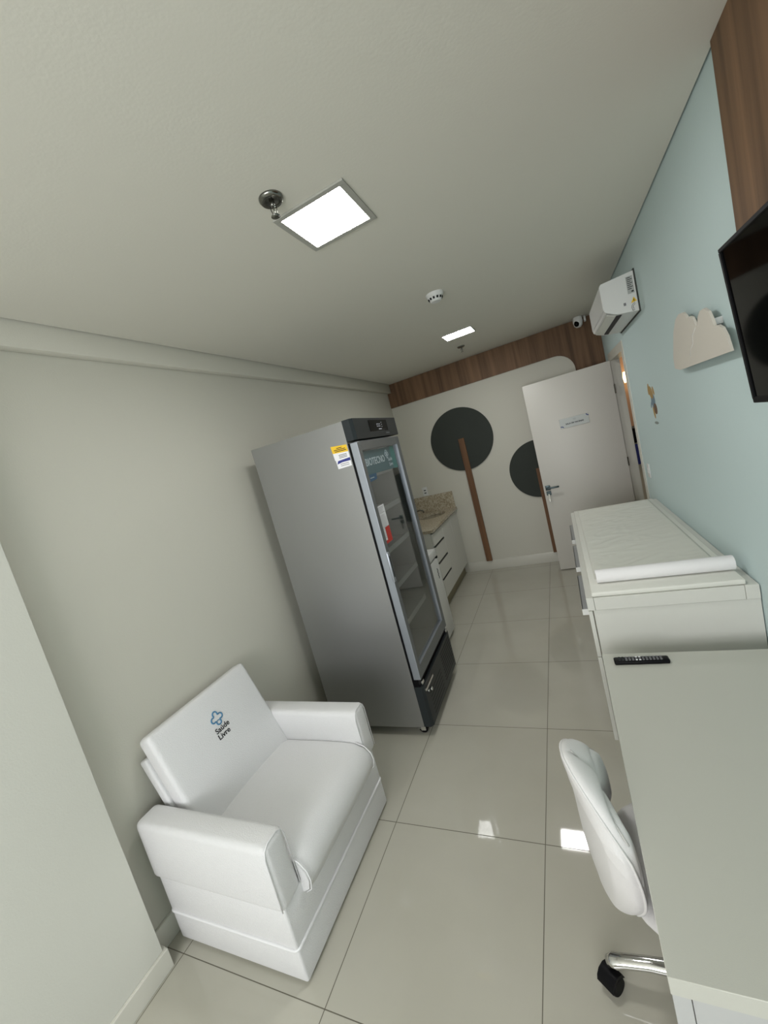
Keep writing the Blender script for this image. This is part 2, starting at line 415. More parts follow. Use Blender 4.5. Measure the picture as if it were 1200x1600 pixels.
for k in range(12):
    a = 2*PI*k/12; bm = bmesh.new(); bbox(bm, -.001, .002, -.0055, .0055, -.0065, .0065)
    bmesh.ops.transform(bm, matrix=Matrix.Rotation(a, 4, 'Z') @ Matrix.Translation((.0425, 0, -.032)) @ Matrix.Rotation(.5, 4, 'Y'), verts=bm.verts)
    done('vent_slot', bm, 'black', t)
# security camera
t = empty('security_camera', (.405, 5.0, ZC), 0, 'small white security camera with black lens at the far ceiling corner', 'camera')
bm = bmesh.new(); lathe(bm, [(0, 0), (.04, 0), (.045, -.01), (.047, -.05), (.040, -.085), (.022, -.104), (0, -.108)], (0, 0, 0), 28); done('housing', bm, 'panelwhite', t, True)
bm = bmesh.new(); bmesh.ops.create_uvsphere(bm, u_segments=20, v_segments=14, radius=.031)
bmesh.ops.transform(bm, matrix=Matrix.Translation((-.014, -.030, -.068)) @ Matrix.Diagonal((.85, .62, 1, 1)), verts=bm.verts); done('lens', bm, 'screen', t, True)
bm = bmesh.new(); lathe(bm, [(0, .018), (.030, .018), (.034, 0), (0, 0)], (0, 0, 0), 20, 'z')
bmesh.ops.transform(bm, matrix=Matrix.Translation((.06, .02, -.035)) @ Matrix.Rotation(PI/2, 4, 'Y'), verts=bm.verts); done('bracket', bm, 'panelwhite', t, True)

# ------------------------------------------------------------------ air conditioner
ac = empty('air_conditioner', (XR, 3.14, 2.222), 0, 'white split air conditioner high on the aqua wall above the door', 'air conditioner')
def acp(u, v, h): return (u - XR, h, v - 2.222)
pr_ = [(.601, 2.222), (.601, 2.463), (.416, 2.448), (.409, 2.441), (.411, 2.281), (.418, 2.272), (.472, 2.243), (.485, 2.240)]
bm = bmesh.new(); a, b = prism(bm, pr_, acp, .0, .78); done('body', bm, 'panelwhite', ac, auto=17)
bm = bmesh.new(); prism(bm, [(.4065, 2.292), (.4065, 2.436), (.4105, 2.436), (.4105, 2.292)], acp, .006, .774); done('front_panel', bm, 'panelwhite', ac)
bm = bmesh.new(); prism(bm, [(.424, 2.262), (.470, 2.242), (.470, 2.239), (.423, 2.258)], acp, .03, .75); done('air_flap', bm, 'pad', ac)
bm = bmesh.new(); prism(bm, [(.478, 2.243), (.508, 2.236), (.507, 2.233), (.477, 2.240)], acp, .04, .74); done('air_slot', bm, 'black', ac)
box('back_plate', -.008, 0, -.006, .786, -.006, .25, 'gap', ac)
def ac_sticker(name, poly, m, d=.0012, par=ac):
    bm = bmesh.new(); prism(bm, poly, acp, -d, .001); return done(name, bm, m, par)
lb = ac_sticker('rating_label', [(.552, 2.437), (.588, 2.437), (.588, 2.335), (.552, 2.335)], 'silver')
bm = bmesh.new()
for k in range(7): bbox(bm, .556-XR, .556-XR + (.028 if k % 2 else .020), -.0018, -.001, 2.427-2.222-k*.011, 2.431-2.222-k*.011)
bbox(bm, .572-XR, .584-XR, -.0018, -.001, 2.350-2.222, 2.342-2.222)
done('print_lines', bm, 'ink', lb)
tr = ac_sticker('warning_label', [(.560, 2.278), (.592, 2.284), (.578, 2.312)], 'yellow')
bm = bmesh.new(); bbox(bm, .5755-XR, .5795-XR, -.002, -.001, 2.285-2.222, 2.300-2.222); done('warning_mark', bm, 'ink', tr)
bm = bmesh.new()
for rr in (.017, .025):
    p = [acp(.585 + rr*math.cos(math.radians(t_)), 2.252 + rr*math.sin(math.radians(t_)), -.001) for t_ in range(100, 221, 20)]
    tube(bm, p, .0012, 5)
tube(bm, [acp(.560, 2.236, -.001), acp(.566, 2.232, -.001), acp(.575, 2.236, -.001)], .0012, 5)
done('printed_mark', bm, 'ink', ac)
ac_sticker('small_print', [(.520, 2.275), (.533, 2.275), (.533, 2.292), (.520, 2.292)], 'greyink')

# ------------------------------------------------------------------ cloud shelf board, sticker, switch, outlet
ct = [(1063, 578), (1054.5, 576), (1052, 560), (1052, 520), (1055, 500), (1060, 491), (1066, 488.5), (1070, 492), (1073, 497), (1077, 494.5), (1081, 496), (1084, 502), (1086.5, 510), (1089, 508), (1090, 495), (1093, 486), (1099, 482), (1106, 486.5), (1111, 497), (1115.5, 509.5), (1121, 508), (1128, 512), (1135, 526), (1142, 549)]
CI = cam.matrix_world.to_3x3()
def on_x(u, v, x):
    d = CI @ Vector(((u-600)/632.9492, -(v-800)/632.9492, -1)); k = x/d.x
    return (d.y*k, 1.7478 + d.z*k)
cl = empty('cloud_wall_board', (XR, 2.09, 1.79), 0, 'cream cloud shaped board mounted on the aqua wall left of the television', 'wall decoration')
pc = [on_x(u, v, .566) for u, v in ct]
def cp(u, v, h): return (h, u-2.09, v-1.79)
bm = bmesh.new(); prism(bm, pc, cp, -.038, -.029); done('board', bm, 'cloud', cl)
bm = bmesh.new()
tube(bm, [cp(*on_x(u, v, .566), -.0382) for u, v in ((1086.5, 512), (1082, 525), (1083, 537), (1079, 546), (1079, 556))], .0012, 5); done('carved_line', bm, 'panelwhite', cl, True)
for y in (-.16, .10):
    bm = bmesh.new(); bbox(bm, -.029, 0, y-.02, y+.02, .05, .09); done('spacer', bm, 'panelwhite', cl)
bm = bmesh.new(); yy, zz = on_x(1117, 503, .585); bbox(bm, -.024, -.0, yy-2.09-.016, yy-2.09+.012, zz-1.79-.012, zz-1.79+.012); done('mounting_block', bm, 'panelwhite', cl)

st = empty('wall_sticker', (XR, 3.23, 1.65), 0, 'small tan, blue and brown sticker on the aqua wall near the door frame', 'sticker')
def ell(name, cy, cz, ry, rz, m, par, rot=0, x=-.0012):
    bm = bmesh.new(); p = []
    for i in range(20):
        a = 2*PI*i/20; u, v = ry*math.cos(a), rz*math.sin(a); p.append((cy + u*math.cos(rot)-v*math.sin(rot), cz + u*math.sin(rot)+v*math.cos(rot)))
    prism(bm, p, lambda u, v, h: (h, u, v), x, 0); return done(name, bm, m, par)
ell('tan_patch', .030, .062, .060, .036, 'tan', st, .5); ell('tan_patch', .085, .085, .022, .040, 'tan', st, .3, -.0009); ell('tan_patch', -.045, .070, .018, .032, 'tan', st, -.6, -.0008)
ell('blue_patch', .0, .005, .055, .048, 'stb', st, 0, -.0010); ell('blue_patch', .072, -.02, .012, .030, 'stb', st, .8, -.0007); ell('brown_patch', -.035, -.048, .040, .036, 'brown', st, .3, -.0014); ell('tan_patch', .022, -.070, .022, .045, 'tan', st, -.3, -.0009)
dt = tag(ell('wall_dot', 3.233, 1.508, .055, .0095, 'dot', None), 'small grey oval dot on the aqua wall below the coloured sticker', 'sticker'); 
for v in dt.data.vertices: v.co.x += XR
sw = empty('light_switch', (XR, 3.78, 1.11), 0, 'white light switch plate on the aqua wall beside the door frame', 'switch')
box('plate', -.008, 0, -.035, .035, -.055, .055, 'panelwhite', sw, bev=.002); box('rocker', -.012, -.008, -.012, .012, -.02, .02, 'panelwhite', sw)
ot = empty('power_outlet', (-1.703, YF, 1.18), 0, 'white power outlet on the far wall above the granite backsplash', 'outlet')
box('plate', -.036, .036, -.008, 0, -.058, .058, 'panelwhite', ot, bev=.002)
for z in (-.02, .015): box('socket', -.014, .014, -.010, -.007, z-.006, z+.006, 'char', ot)

# ------------------------------------------------------------------ television
tv = empty('television', (.528, 0, 1.85), 0, 'black flat television tilted forward on the aqua wall under the walnut panel', 'television')
ang = math.atan2(.0323, .4561)
TVM = Matrix.Rotation(-ang, 4, 'Y')
def tvbox(name, x0, x1, y0, y1, z0, z1, m, bev=0):
    bm = bmesh.new(); bbox(bm, x0, x1, y0, y1, z0, z1, bev, 2); bmesh.ops.transform(bm, matrix=TVM, verts=bm.verts); return done(name, bm, m, tv, auto=40 if bev else None)
hh = .2286; ty0, ty1 = .785, 1.5865
bm = bmesh.new(); b_ = .012
bbox(bm, -.001, .035, ty0, ty1, hh-b_, hh, .002, 1); bbox(bm, -.001, .035, ty0, ty1, -hh, -hh+b_+.006, .002, 1)
bbox(bm, -.001, .035, ty0, ty0+b_, -hh+b_, hh-b_); bbox(bm, -.001, .035, ty1-b_, ty1, -hh+b_, hh-b_)
bmesh.ops.transform(bm, matrix=TVM, verts=bm.verts); done('bezel', bm, 'black', tv)
tvbox('screen', .003, .03, ty0+b_, ty1-b_, -hh+b_+.006, hh-b_, 'screen')
tvbox('back_cover', .030, .048, ty0+.06, ty1-.06, -hh+.05, hh-.05, 'char', .01)
bm = bmesh.new(); bbox(bm, .045, .07, 1.1, 1.25, -.08, .08); done('wall_bracket', bm, 'black', tv)

# ------------------------------------------------------------------ tall glass-door fridge
FA = .0207
fr = empty('glass_door_refrigerator', (-1.0712, 2.0769, 0), FA, 'tall stainless refrigerator with a glass door against the left wall', 'refrigerator')
FW, FD, FH, F0 = .7272, .6609, 2.0066, .07
bm = bmesh.new()
t_ = .045
bbox(bm, -FD, 0, 0, t_, F0, FH); bbox(bm, -FD, 0, FW-t_, FW, F0, FH); bbox(bm, -FD, -FD+t_, t_, FW-t_, F0, FH)
bbox(bm, -FD+t_, 0, t_, FW-t_, FH-.12, FH); bbox(bm, -FD+t_, 0, t_, FW-t_, F0, .40)
done('cabinet', bm, 'steel', fr)
bm = bmesh.new()
bbox(bm, -FD+t_, -.002, t_, t_+.004, .40, FH-.12); bbox(bm, -FD+t_, -.002, FW-t_-.004, FW-t_, .40, FH-.12); bbox(bm, -FD+t_, -FD+t_+.004, t_+.004, FW-t_-.004, .40, FH-.12)
bbox(bm, -FD+t_, -.002, t_+.004, FW-t_-.004, .40, .404); bbox(bm, -FD+t_, -.002, t_+.004, FW-t_-.004, FH-.124, FH-.12)
done('inner_liner', bm, 'intr', fr)
for z in (.66, .92, 1.16, 1.42, 1.66):
    bm = bmesh.new()
    bbox(bm, -.56, -.04, t_+.01, FW-t_-.01, z, z+.006); bbox(bm, -.04, -.032, t_+.01, FW-t_-.01, z-.012, z+.022)
    done('shelf', bm, 'shelfm', fr)
# header
hdp = [(0, 0), (.045, 0), (.0596, .028), (.0596, .752), (0, .752)]
bm = bmesh.new(); prism(bm, [(.0, .0), (.046, .0), (.060, .022), (.060, .73), (.050, .748), (.0, .748)], lambda u, v, h: (u, v, h), 1.888, FH+.002)
he = done('header', bm, 'char', fr, auto=30)
dsp = box('display', .060, .0615, .235, .545, 1.925, 1.995, 'screen', he)
bm = bmesh.new()
for k in range(3):
    for j in range(2):
        y = .36 + k*.022; bbox(bm, .0615, .0619, y, y+.013, 1.952+j*.016, 1.955+j*.016)
        bbox(bm, .0615, .0619, y, y+.002, 1.952+j*.008, 1.968)
for z in (1.948, 1.962, 1.976): bbox(bm, .0615, .0619, .44, .446, z, z+.005)
bbox(bm, .0615, .0619, .38, .43, 1.934, 1.939)
done('digits', bm, 'lcd', dsp)
box('maker_mark', .060, .0606, .50, .56, 1.905, 1.911, 'greyink', he)
# door
DZ0, DZ1 = .392, 1.876
bm = bmesh.new()
bbox(bm, .012, .058, .004, .050, DZ0, DZ1, .003, 2); bbox(bm, .012, .058, .655, .715, DZ0, DZ1, .003, 2)
bbox(bm, .012, .058, .050, .655, DZ1-.055, DZ1, .002, 1); bbox(bm, .012, .058, .050, .655, DZ0, DZ0+.075, .002, 1)
for f in bm.faces:
    f.material_index = 1 if f.normal.x > .7 or f.normal.x < -.7 else 0
dr = done('door', bm, ['alu', 'aludark'], fr)
box('glass_pane', .036, .042, .048, .657, DZ0+.07, DZ1-.05, 'glass', dr)
box('gasket', .001, .012, .012, .705, DZ0+.01, DZ0+.03, 'black', dr)
bm = bmesh.new(); bbox(bm, .0, .012, .006, .016, DZ0, DZ1); bbox(bm, .0, .012, .700, .712, DZ0, DZ1); bbox(bm, .0, .012, .016, .7, DZ1-.015, DZ1); done('door_seal', bm, 'black', dr)
bm = bmesh.new(); bbox(bm, .050, .066, -.004, .026, 1.03, 1.215, .006, 2); hn = done('handle', bm, 'alu', dr, auto=40)
box('grip_recess', .0662, .0668, .004, .018, 1.06, 1.19, 'char', hn, bev=0)
# banner behind the glass
def fx_(x): return lambda u, v, h: (x+h, u, v)
bm = bmesh.new(); prism(bm, [(.055, 1.675), (.055, 1.815), (.52, 1.815), (.52, 1.665)], fx_(.0425), 0, .0006); bn = done('banner', bm, 'bann', dr)
bm = bmesh.new(); prism(bm, [(.52, 1.665), (.52, 1.815), (.60, 1.815), (.60, 1.660)], fx_(.0425), 0, .0006); done('banner_end', bm, 'bann3', bn)
bm = bmesh.new(); prism(bm, [(.055, 1.630), (.055, 1.675), (.20, 1.675), (.185, 1.637)], fx_(.0425), 0, .0006); done('banner_tab', bm, 'bann2', bn)
text('lettering', 'BIOTECNO', .062, frame((.0434, .235, 1.745), (0, 1, 0), (0, 0, 1)), 'bink', bn, bold=.001)
text('lettering', 'Sa\u00fade\nLivre', .034, frame((.0434, .485, 1.715), (0, 1, 0), (0, 0, 1)), 'bink', bn)
bm = bmesh.new()
for a in range(4):
    c_ = Vector((.0436, .44 + .016*math.cos(a*PI/2), 1.77 + .016*math.sin(a*PI/2)))
    tube(bm, [c_ + Vector((0, .012*math.cos(k*PI/4), .012*math.sin(k*PI/4))) for k in range(8)], .002, 5, True)
done('clover_logo', bm, 'bink', bn)
bm = bmesh.new(); bbox(bm, .0432, .0438, .06, .075, 1.735, 1.752); done('small_mark', bm, 'bink', bn); bm = bmesh.new(); bbox(bm, .0432, .0438, .09, .15, 1.650, 1.655); done('small_mark', bm, 'bink', bn)
# notice stickers on the glass
nt_ = box('notice_label', .0422, .0430, .040, .178, 1.268, 1.482, 'wlabel', dr)
bm = bmesh.new()
for k in range(15):
    if k in (5, 10): continue
    z = 1.470 - k*.0085; bbox(bm, .0430, .0433, .052, .166 - (k % 4)*.008, z-.0022, z)
for z in (1.482, 1.385, 1.345): bbox(bm, .0430, .0434, .040, .178, z-.0015, z)
bbox(bm, .0430, .0434, .106, .109, 1.27, 1.345)
for k in range(6): bbox(bm, .0430, .0433, .05, .10, 1.335-k*.010, 1.337-k*.010)
done('print_lines', bm, 'greyink', nt_)
bm = bmesh.new(); prism(bm, [(.110, 1.343), (.178, 1.343), (.178, 1.248), (.040, 1.248), (.040, 1.268), (.110, 1.268)], fx_(.0431), 0, .0006); done('red_block', bm, 'red', nt_)
bm = bmesh.new(); prism(bm, [(.036, 1.495), (.066, 1.495), (.051, 1.530)], fx_(.0422), 0, .0008); w_ = done('warning_label', bm, 'yellow', dr)
bm = bmesh.new(); bbox(bm, .0430, .0434, .049, .053, 1.502, 1.516); done('warning_mark', bm, 'ink', w_)
# stickers on the steel side (facing the viewer)
def sy_(u, v, h): return (-u, -h, v)
bm = bmesh.new(); prism(bm, [(.110, 1.887), (.006, 1.877), (.006, 1.800), (.104, 1.803)], sy_, 0, .0008, 0)
s1 = done('warning_sticker', bm, 'wlabel', fr)
bm = bmesh.new(); prism(bm, [(.110, 1.887), (.006, 1.877), (.006, 1.838), (.107, 1.845)], sy_, .0008, .0012); done('yellow_band', bm, 'yellow', s1)
bm = bmesh.new()
for k, (a, b) in enumerate(((.075, .04), (.095, .02), (.090, .015))):
    z = 1.872 - k*.009; prism(bm, [(a, z), (b, z-.001), (b, z-.005), (a, z-.004)], sy_, .0012, .0015)
for k in range(3): 
    z = 1.830 - k*.008; prism(bm, [(.072, z), (.02, z), (.02, z-.003), (.072, z-.003)], sy_, .0008, .0012)
done('print_lines', bm, 'ink', s1)
bm = bmesh.new(); prism(bm, [(.100, 1.803), (.006, 1.800), (.007, 1.755), (.097, 1.752)], sy_, 0, .0008)
s2 = done('service_sticker', bm, 'wlabel', fr)
bm = bmesh.new(); prism(bm, [(.086, 1.798), (.006, 1.803), (.006, 1.786), (.060, 1.786), (.095, 1.780)], sy_, .0008, .0012); done('blue_band', bm, 'blue', s2)
bm = bmesh.new()
for k in range(2):
    z = 1.778 - k*.010; prism(bm, [(.075, z), (.02, z), (.02, z-.003), (.075, z-.003)], sy_, .0008, .0012)
done('print_lines', bm, 'greyink', s2)
# lower front with vents
bm = bmesh.new(); prism(bm, [(0, 0), (.046, 0), (.060, .022), (.060, .705), (.050, .727), (0, .727)], lambda u, v, h: (u, v, h), .075, .345)
gr = done('lower_grille', bm, 'char', fr, auto=30)
box('black_gap', 0, .040, .004, .722, .345, .390, 'black', fr)
bm = bmesh.new()
for i in range(14):
    for j in range(9):
        y = .43 + i*.019; z = .315 - j*.024
        bbox(bm, .0600, .0604, y-.006, y+.006, z-.0045, z+.0045)
v_ = done('vent_holes', bm, 'black', gr)
bm = bmesh.new()
for j in range(6): bbox(bm, .0600, .0604, .09, .36, .105+j*.028, .110+j*.028)
done('vent_ribs', bm, 'black', gr)
bm = bmesh.new(); bbox(bm, .058, .070, .02, .185, .306, .322, .002); hg = done('hinge_plate', bm, 'chrome', fr)
bm = bmesh.new(); bbox(bm, .03, .055, .02, .055, .350, .372, .002); done('hinge_pin', bm, 'chrome', fr); bm = bmesh.new(); bbox(bm, .03, .056, .675, .71, .352, .372, .002); done('hinge_pin', bm, 'chrome', fr)
bm = bmesh.new(); lathe(bm, [(0, .010), (.011, .010), (.013, 0), (0, 0)], (.060, .115, .262), 16, 'x'); done('key_lock', bm, 'chrome', gr, True); bm = bmesh.new(); lathe(bm, [(0, .010), (.007, .010), (.008, 0), (0, 0)], (.060, .06, .285), 12, 'x'); done('key_lock', bm, 'chrome', gr, True)
for cx_, cy_ in ((-.03, .05), (-.03, .68), (-.60, .05), (-.60, .68)):
    bm = bmesh.new(); lathe(bm, [(0, -.012), (.026, -.012), (.030, -.008), (.030, .008), (.026, .012), (0, .012)], (cx_, cy_, .030), 24, 'y')
    c_ = done('caster', bm, 'black', fr, auto=40)
    bm = bmesh.new(); bbox(bm, cx_-.014, cx_+.020, cy_-.018, cy_-.014, .022, .072, .003, 1); bbox(bm, cx_-.014, cx_+.020, cy_+.014, cy_+.018, .022, .072, .003, 1); bbox(bm, cx_-.018, cx_+.022, cy_-.018, cy_+.018, .062, .072)
    bbox(bm, cx_-.045, cx_-.01, cy_-.020, cy_-.008, .036, .041, .001, 1)
    done('fork', bm, 'chrome', c_)

# ------------------------------------------------------------------ small white fridge behind it
mf = empty('mini_refrigerator', (-1.20, 2.98, 0), 0, 'small white refrigerator between the tall refrigerator and the drawers', 'refrigerator')
box('body', -.50, -.045, 0, .50, .03, .745, 'panelwhite', mf, bev=.004)
box('door', -.040, 0, 0, .50, .035, .74, 'panelwhite', mf, bev=.006)
box('top_cap', -.50, 0, 0, .50, .755, .825, 'panelwhite', mf, bev=.006)
box('hinge_cover', -.03, .004, .47, .498, .738, .757, 'black', mf)
bm = bmesh.new(); tube(bm, [(.001, .41, .66), (.001, .42, .64), (.001, .405, .625), (.001, .42, .61), (.001, .405, .595), (.001, .418, .58), (.001, .408, .565)], .0035, 5); done('emblem', bm, 'char', mf)
for y in (.04, .46):
    for x in (-.44, -.06):
        bm = bmesh.new(); lathe(bm, [(0, 0), (.015, 0), (.015, .035), (0, .035)], (x, y, 0), 12); done('foot', bm, 'char', mf)

# ------------------------------------------------------------------ kitchen base cabinet with granite top and sink
kc = empty('kitchen_base_cabinet', (-1.36, 3.95, 0), 0, 'white base cabinet with four drawers under the granite counter', 'cabinet')
KY = YF - .018 - 3.95
bm = bmesh.new(); kx = XL+1.36+.002
bbox(bm, kx, -.020, 0, .018, .13, .868); bbox(bm, kx, -.020, KY-.018, KY, .13, .868); bbox(bm, kx, -.020, .018, KY-.018, .13, .148)
bbox(bm, kx, kx+.012, .018, KY-.018, .148, .868); bbox(bm, -.038, -.020, .018, KY-.018, .148, .868); done('carcass', bm, 'white', kc)
box('plinth', -.48, -.060, .01, KY, 0, .13, 'kick', kc)
zs = [(.150, .333), (.352, .517), (.537, .702), (.722, .850)]
for z0, z1 in zs:
    d = box('drawer', -.018, 0, .004, .400, z0, z1, 'white', kc, bev=.0015, seg=1)
    box('pull_groove', -.016, .0005, .02, .390, z1-.001, z1+.010, 'gap', d)
for y0, y1 in ((.406, .780), (.786, KY-.004)):
    d = box('door', -.018, 0, y0, y1, .150, .850, 'white', kc, bev=.0015, seg=1)
    box('pull_groove', -.016, .0005, y0+.05, y1-.05, .851, .862, 'gap', d)
# granite worktop with an oval hole
gt = empty('granite_worktop', (-1.36, 3.94, .87), 0, 'speckled beige granite worktop with backsplash and round sink cut-out', 'worktop')
gx0, gx1, gy0, gy1 = XL+1.36+.001, .022, -.012, YF-3.94-.001
sx, sy, sa, sb = -.225, .86, .165, .205
bm = bmesh.new()
N = 48
def ray_rect(a):
    c, s = math.cos(a), math.sin(a); ts = []
    if c > 1e-9: ts.append((gx1-sx)/c)
    if c < -1e-9: ts.append((gx0-sx)/c)
    if s > 1e-9: ts.append((gy1-sy)/s)
    if s < -1e-9: ts.append((gy0-sy)/s)
    t = min(ts); return sx+c*t, sy+s*t
angs = sorted([2*PI*i/N for i in range(N)] + [math.atan2(y-sy, x-sx) % (2*PI) for x in (gx0, gx1) for y in (gy0, gy1)])
ring = []
for a in angs:
    ox, oy = ray_rect(a); ix, iy = sx+sa*math.cos(a), sy+sb*math.sin(a)
    ring.append([bm.verts.new(p) for p in ((ix, iy, .032), (ox, oy, .032), (ox, oy, 0), (ix, iy, 0))])
for i in range(len(ring)):
    A, B = ring[i], ring[(i+1) % len(ring)]
    for k in range(4): bm.faces.new((A[k], A[(k+1) % 4], B[(k+1) % 4], B[k]))
done('slab', bm, 'granite', gt)
box('backsplash', gx0, .010, gy1-.02, gy1, .032, .245, 'granite', gt)
box('side_splash', gx0, gx0+.018, gy0, gy1-.02, .032, .245, 'granite', gt)
sk = empty('sink_basin', (-1.36+sx, 3.94+sy, .87), 0, 'oval stainless sink basin set into the granite worktop', 'sink')
bm = bmesh.new(); prof = [(1.03, -.001), (1.0, -.001), (.97, -.02), (.92, -.07), (.8, -.115), (.5, -.13), (.1, -.135), (0, -.135)]
lathe(bm, prof, (0, 0, 0), 40)
bmesh.ops.transform(bm, matrix=Matrix.Diagonal((sa, sb, 1, 1)), verts=bm.verts)
done('bowl', bm, 'sink', sk, True)
bm = bmesh.new(); lathe(bm, [(0, -.128), (.022, -.128), (.024, -.133), (0, -.133)], (0, 0, 0), 20); done('drain', bm, 'chrome', sk, True)
fc = empty('faucet', (-1.81, 4.72, .9025), 0, 'small chrome faucet at the back of the granite worktop', 'faucet')
bm = bmesh.new(); lathe(bm, [(0, 0), (.026, 0), (.026, .008), (.016, .014), (.014, .09), (0, .092)], (0, 0, 0), 18); done('body', bm, 'dchrome', fc, auto=40)
bm = bmesh.new(); tube(bm, [(0, 0, .06), (.05, 0, .095), (.11, 0, .105), (.15, 0, .09), (.155, 0, .07)], .010, 10); done('spout', bm, 'dchrome', fc, True)
bm = bmesh.new(); tube(bm, [(0, 0, .09), (.0, 0, .115)], .012, 10); tube(bm, [(0, 0, .11), (.05, .01, .125)], .005, 8); done('lever', bm, 'chrome', fc, True)

# ------------------------------------------------------------------ changing table cabinet
tc_ = empty('changing_table_cabinet', (0, 1.927, 0), 0, 'long white changing table cabinet against the aqua wall, between desk and door', 'cabinet')
CX0, CX1, CL, CT = -.0206, .600, 1.76, .896
box('carcass', CX0+.022, CX1, .0015, CL, .16, CT-.062, 'white', tc_)
box('plinth', .05, CX1-.05, .05, CL-.05, 0, .16, 'white', tc_)
bm = bmesh.new(); bbox(bm, CX0, CX0+.03, -.004, CL, CT-.060, CT, .0012, 1); done('top_rail', bm, 'white', tc_)
bm = bmesh.new(); bbox(bm, CX1-.045, CX1, -.004, CL, CT-.060, CT, .0012, 1); done('top_rail', bm, 'white', tc_)
bm = bmesh.new(); bbox(bm, CX0+.0312, CX1-.0462, -.003, CL, CT-.060, CT-.001, .001, 1); done('top_panel', bm, 'white', tc_)
for k in range(3):
    y0 = .0 + k*.587
    for nm_, z0, z1 in (('door', .165, .600), ('drawer', .604, .833)):
        d = box(nm_, CX0, CX0+.017, y0, y0+.584, z0, z1, 'white', tc_, bev=.001, seg=1)
        if nm_ == 'drawer':
            bm = bmesh.new(); bbox(bm, CX0-.026, CX0, y0+.09, y0+.54, .790, .802, .002, 1); bbox(bm, CX0-.026, CX0-.020, y0+.09, y0+.54, .775, .802, .002, 1)
            done('handle', bm, 'pull', d)
            box('handle_cap', CX0-.027, CX0, y0+.086, y0+.090, .774, .803, 'panelwhite', d)
pad = empty('changing_pad', (.284, 2.78, CT), 0, 'thin white padded mat lying on the changing table', 'mat')
bm = bmesh.new(); bbox(bm, -.279, .279, -.85, .85, .0, .022, .006, 3); done('cushion', bm, 'pad', pad, auto=50)
bm = bmesh.new(); nx, ny = 44, 110; g = []
for j in range(ny+1):
    row = []
    for i in range(nx+1):
        x = -.25 + .50*i/nx; y = -.70 + 1.52*j/ny
        a = noise.noise(Vector((x*5, y*9, 3.1))) ; b2 = abs(noise.noise(Vector((x*7 + a, y*22 + a*2.5, 1.3)))); c2 = noise.noise(Vector((x*30, y*30, 8)))
        e = min(1, min(i, nx-i)/3, min(j, ny-j)/3)
        row.append(bm.verts.new((x, y, .0235 + e*(.011*max(0, .30-b2)/.30 * (.5+.5*noise.noise(Vector((x*3, y*4, 9)))) + .0007*c2 + .0012))))
    g.append(row)
for j in range(ny):
    for i in range(nx): bm.faces.new((g[j][i], g[j][i+1], g[j+1][i+1], g[j+1][i]))
o = done('paper_sheet', bm, 'paper', None, True); o.location = (.284, 2.78, CT)
tag(o, 'crinkled white paper sheet spread over the changing mat', 'paper sheet')
sm = o.modifiers.new('thick', 'SOLIDIFY'); sm.thickness = .0006; sm.offset = 1
pr2 = empty('paper_roll', (.302, 2.045, CT+.022+.032), 0, 'roll of white paper lying across the near end of the changing mat', 'paper roll')
bm = bmesh.new(); lathe(bm, [(0.014, -.262), (.030, -.262), (.031, -.260), (.031, .260), (.030, .262), (.014, .262), (.014, -.262)], (0, 0, 0), 32, 'x'); done('paper', bm, 'roll', pr2, auto=40)
bm = bmesh.new(); lathe(bm, [(.012, -.2625), (.0138, -.2625), (.0138, .2625), (.012, .2625), (.012, -.2625)], (0, 0, 0), 20, 'x'); done('core', bm, 'kick', pr2)

# ------------------------------------------------------------------ desk
dk = empty('desk', (0, .6775, 0), 0, 'white laminate desk along the aqua wall in the near right corner', 'desk')
DL = 1.107
box('desktop', -.002, .602, 0, DL, .660, .70, 'desk', dk, bev=.0012, seg=1)
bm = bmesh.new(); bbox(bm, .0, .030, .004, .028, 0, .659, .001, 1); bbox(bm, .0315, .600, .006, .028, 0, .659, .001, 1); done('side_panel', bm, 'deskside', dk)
box('side_panel', .06, .600, DL-.025, DL-.002, 0, .659, 'white', dk)
box('back_panel', .578, .600, .03, DL-.027, .35, .659, 'white', dk)
rm = empty('remote_control', (.134, 1.717, .7005), .02, 'black television remote control lying at the far end of the desk', 'remote control')
bm = bmesh.new(); bbox(bm, -.096, .096, -.020, .020, 0, .016, .005, 2)
for v in bm.verts:
    if v.co.z > .012: v.co.y *= .86; v.co.x *= .98
done('body', bm, 'black', rm, auto=50)
for i in range(13):
    for j in range(3):
        x = -.075 + i*.0120; y = -.0105 + j*.0105
        w_b = (i in (5, 6) and j != 1)
        box('button', x-.0036, x+.0036, y-.0026, y+.0026, .0155, .0178, 'wlabel' if w_b else ('greyink' if i > 1 else 'char'), rm)

# ------------------------------------------------------------------ armchair
ar = empty('armchair', (-1.487, 1.22, 0), 0, 'white leatherette armchair with a blue clover logo, in the near left corner', 'armchair')
AX, AY = -1.487, 1.22
def abox(name, x0, x1, y0, y1, z0, z1, bev, seg=4, m='leather', par=ar, shape=None):
    bm = bmesh.new(); bbox(bm, x0-AX, x1-AX, y0-AY, y1-AY, z0, z1, bev, seg)
    if shape:
        for v in bm.verts: shape(v)
    return done(name, bm, m, par, auto=60)
base_ = abox('base', -1.815, -1.150, .833, 1.597, .012, .155, .010, 3)
def upper(v):
    pass
abox('seat_frame', -1.815, -1.150, .833, 1.597, .150, .330, .010, 3)
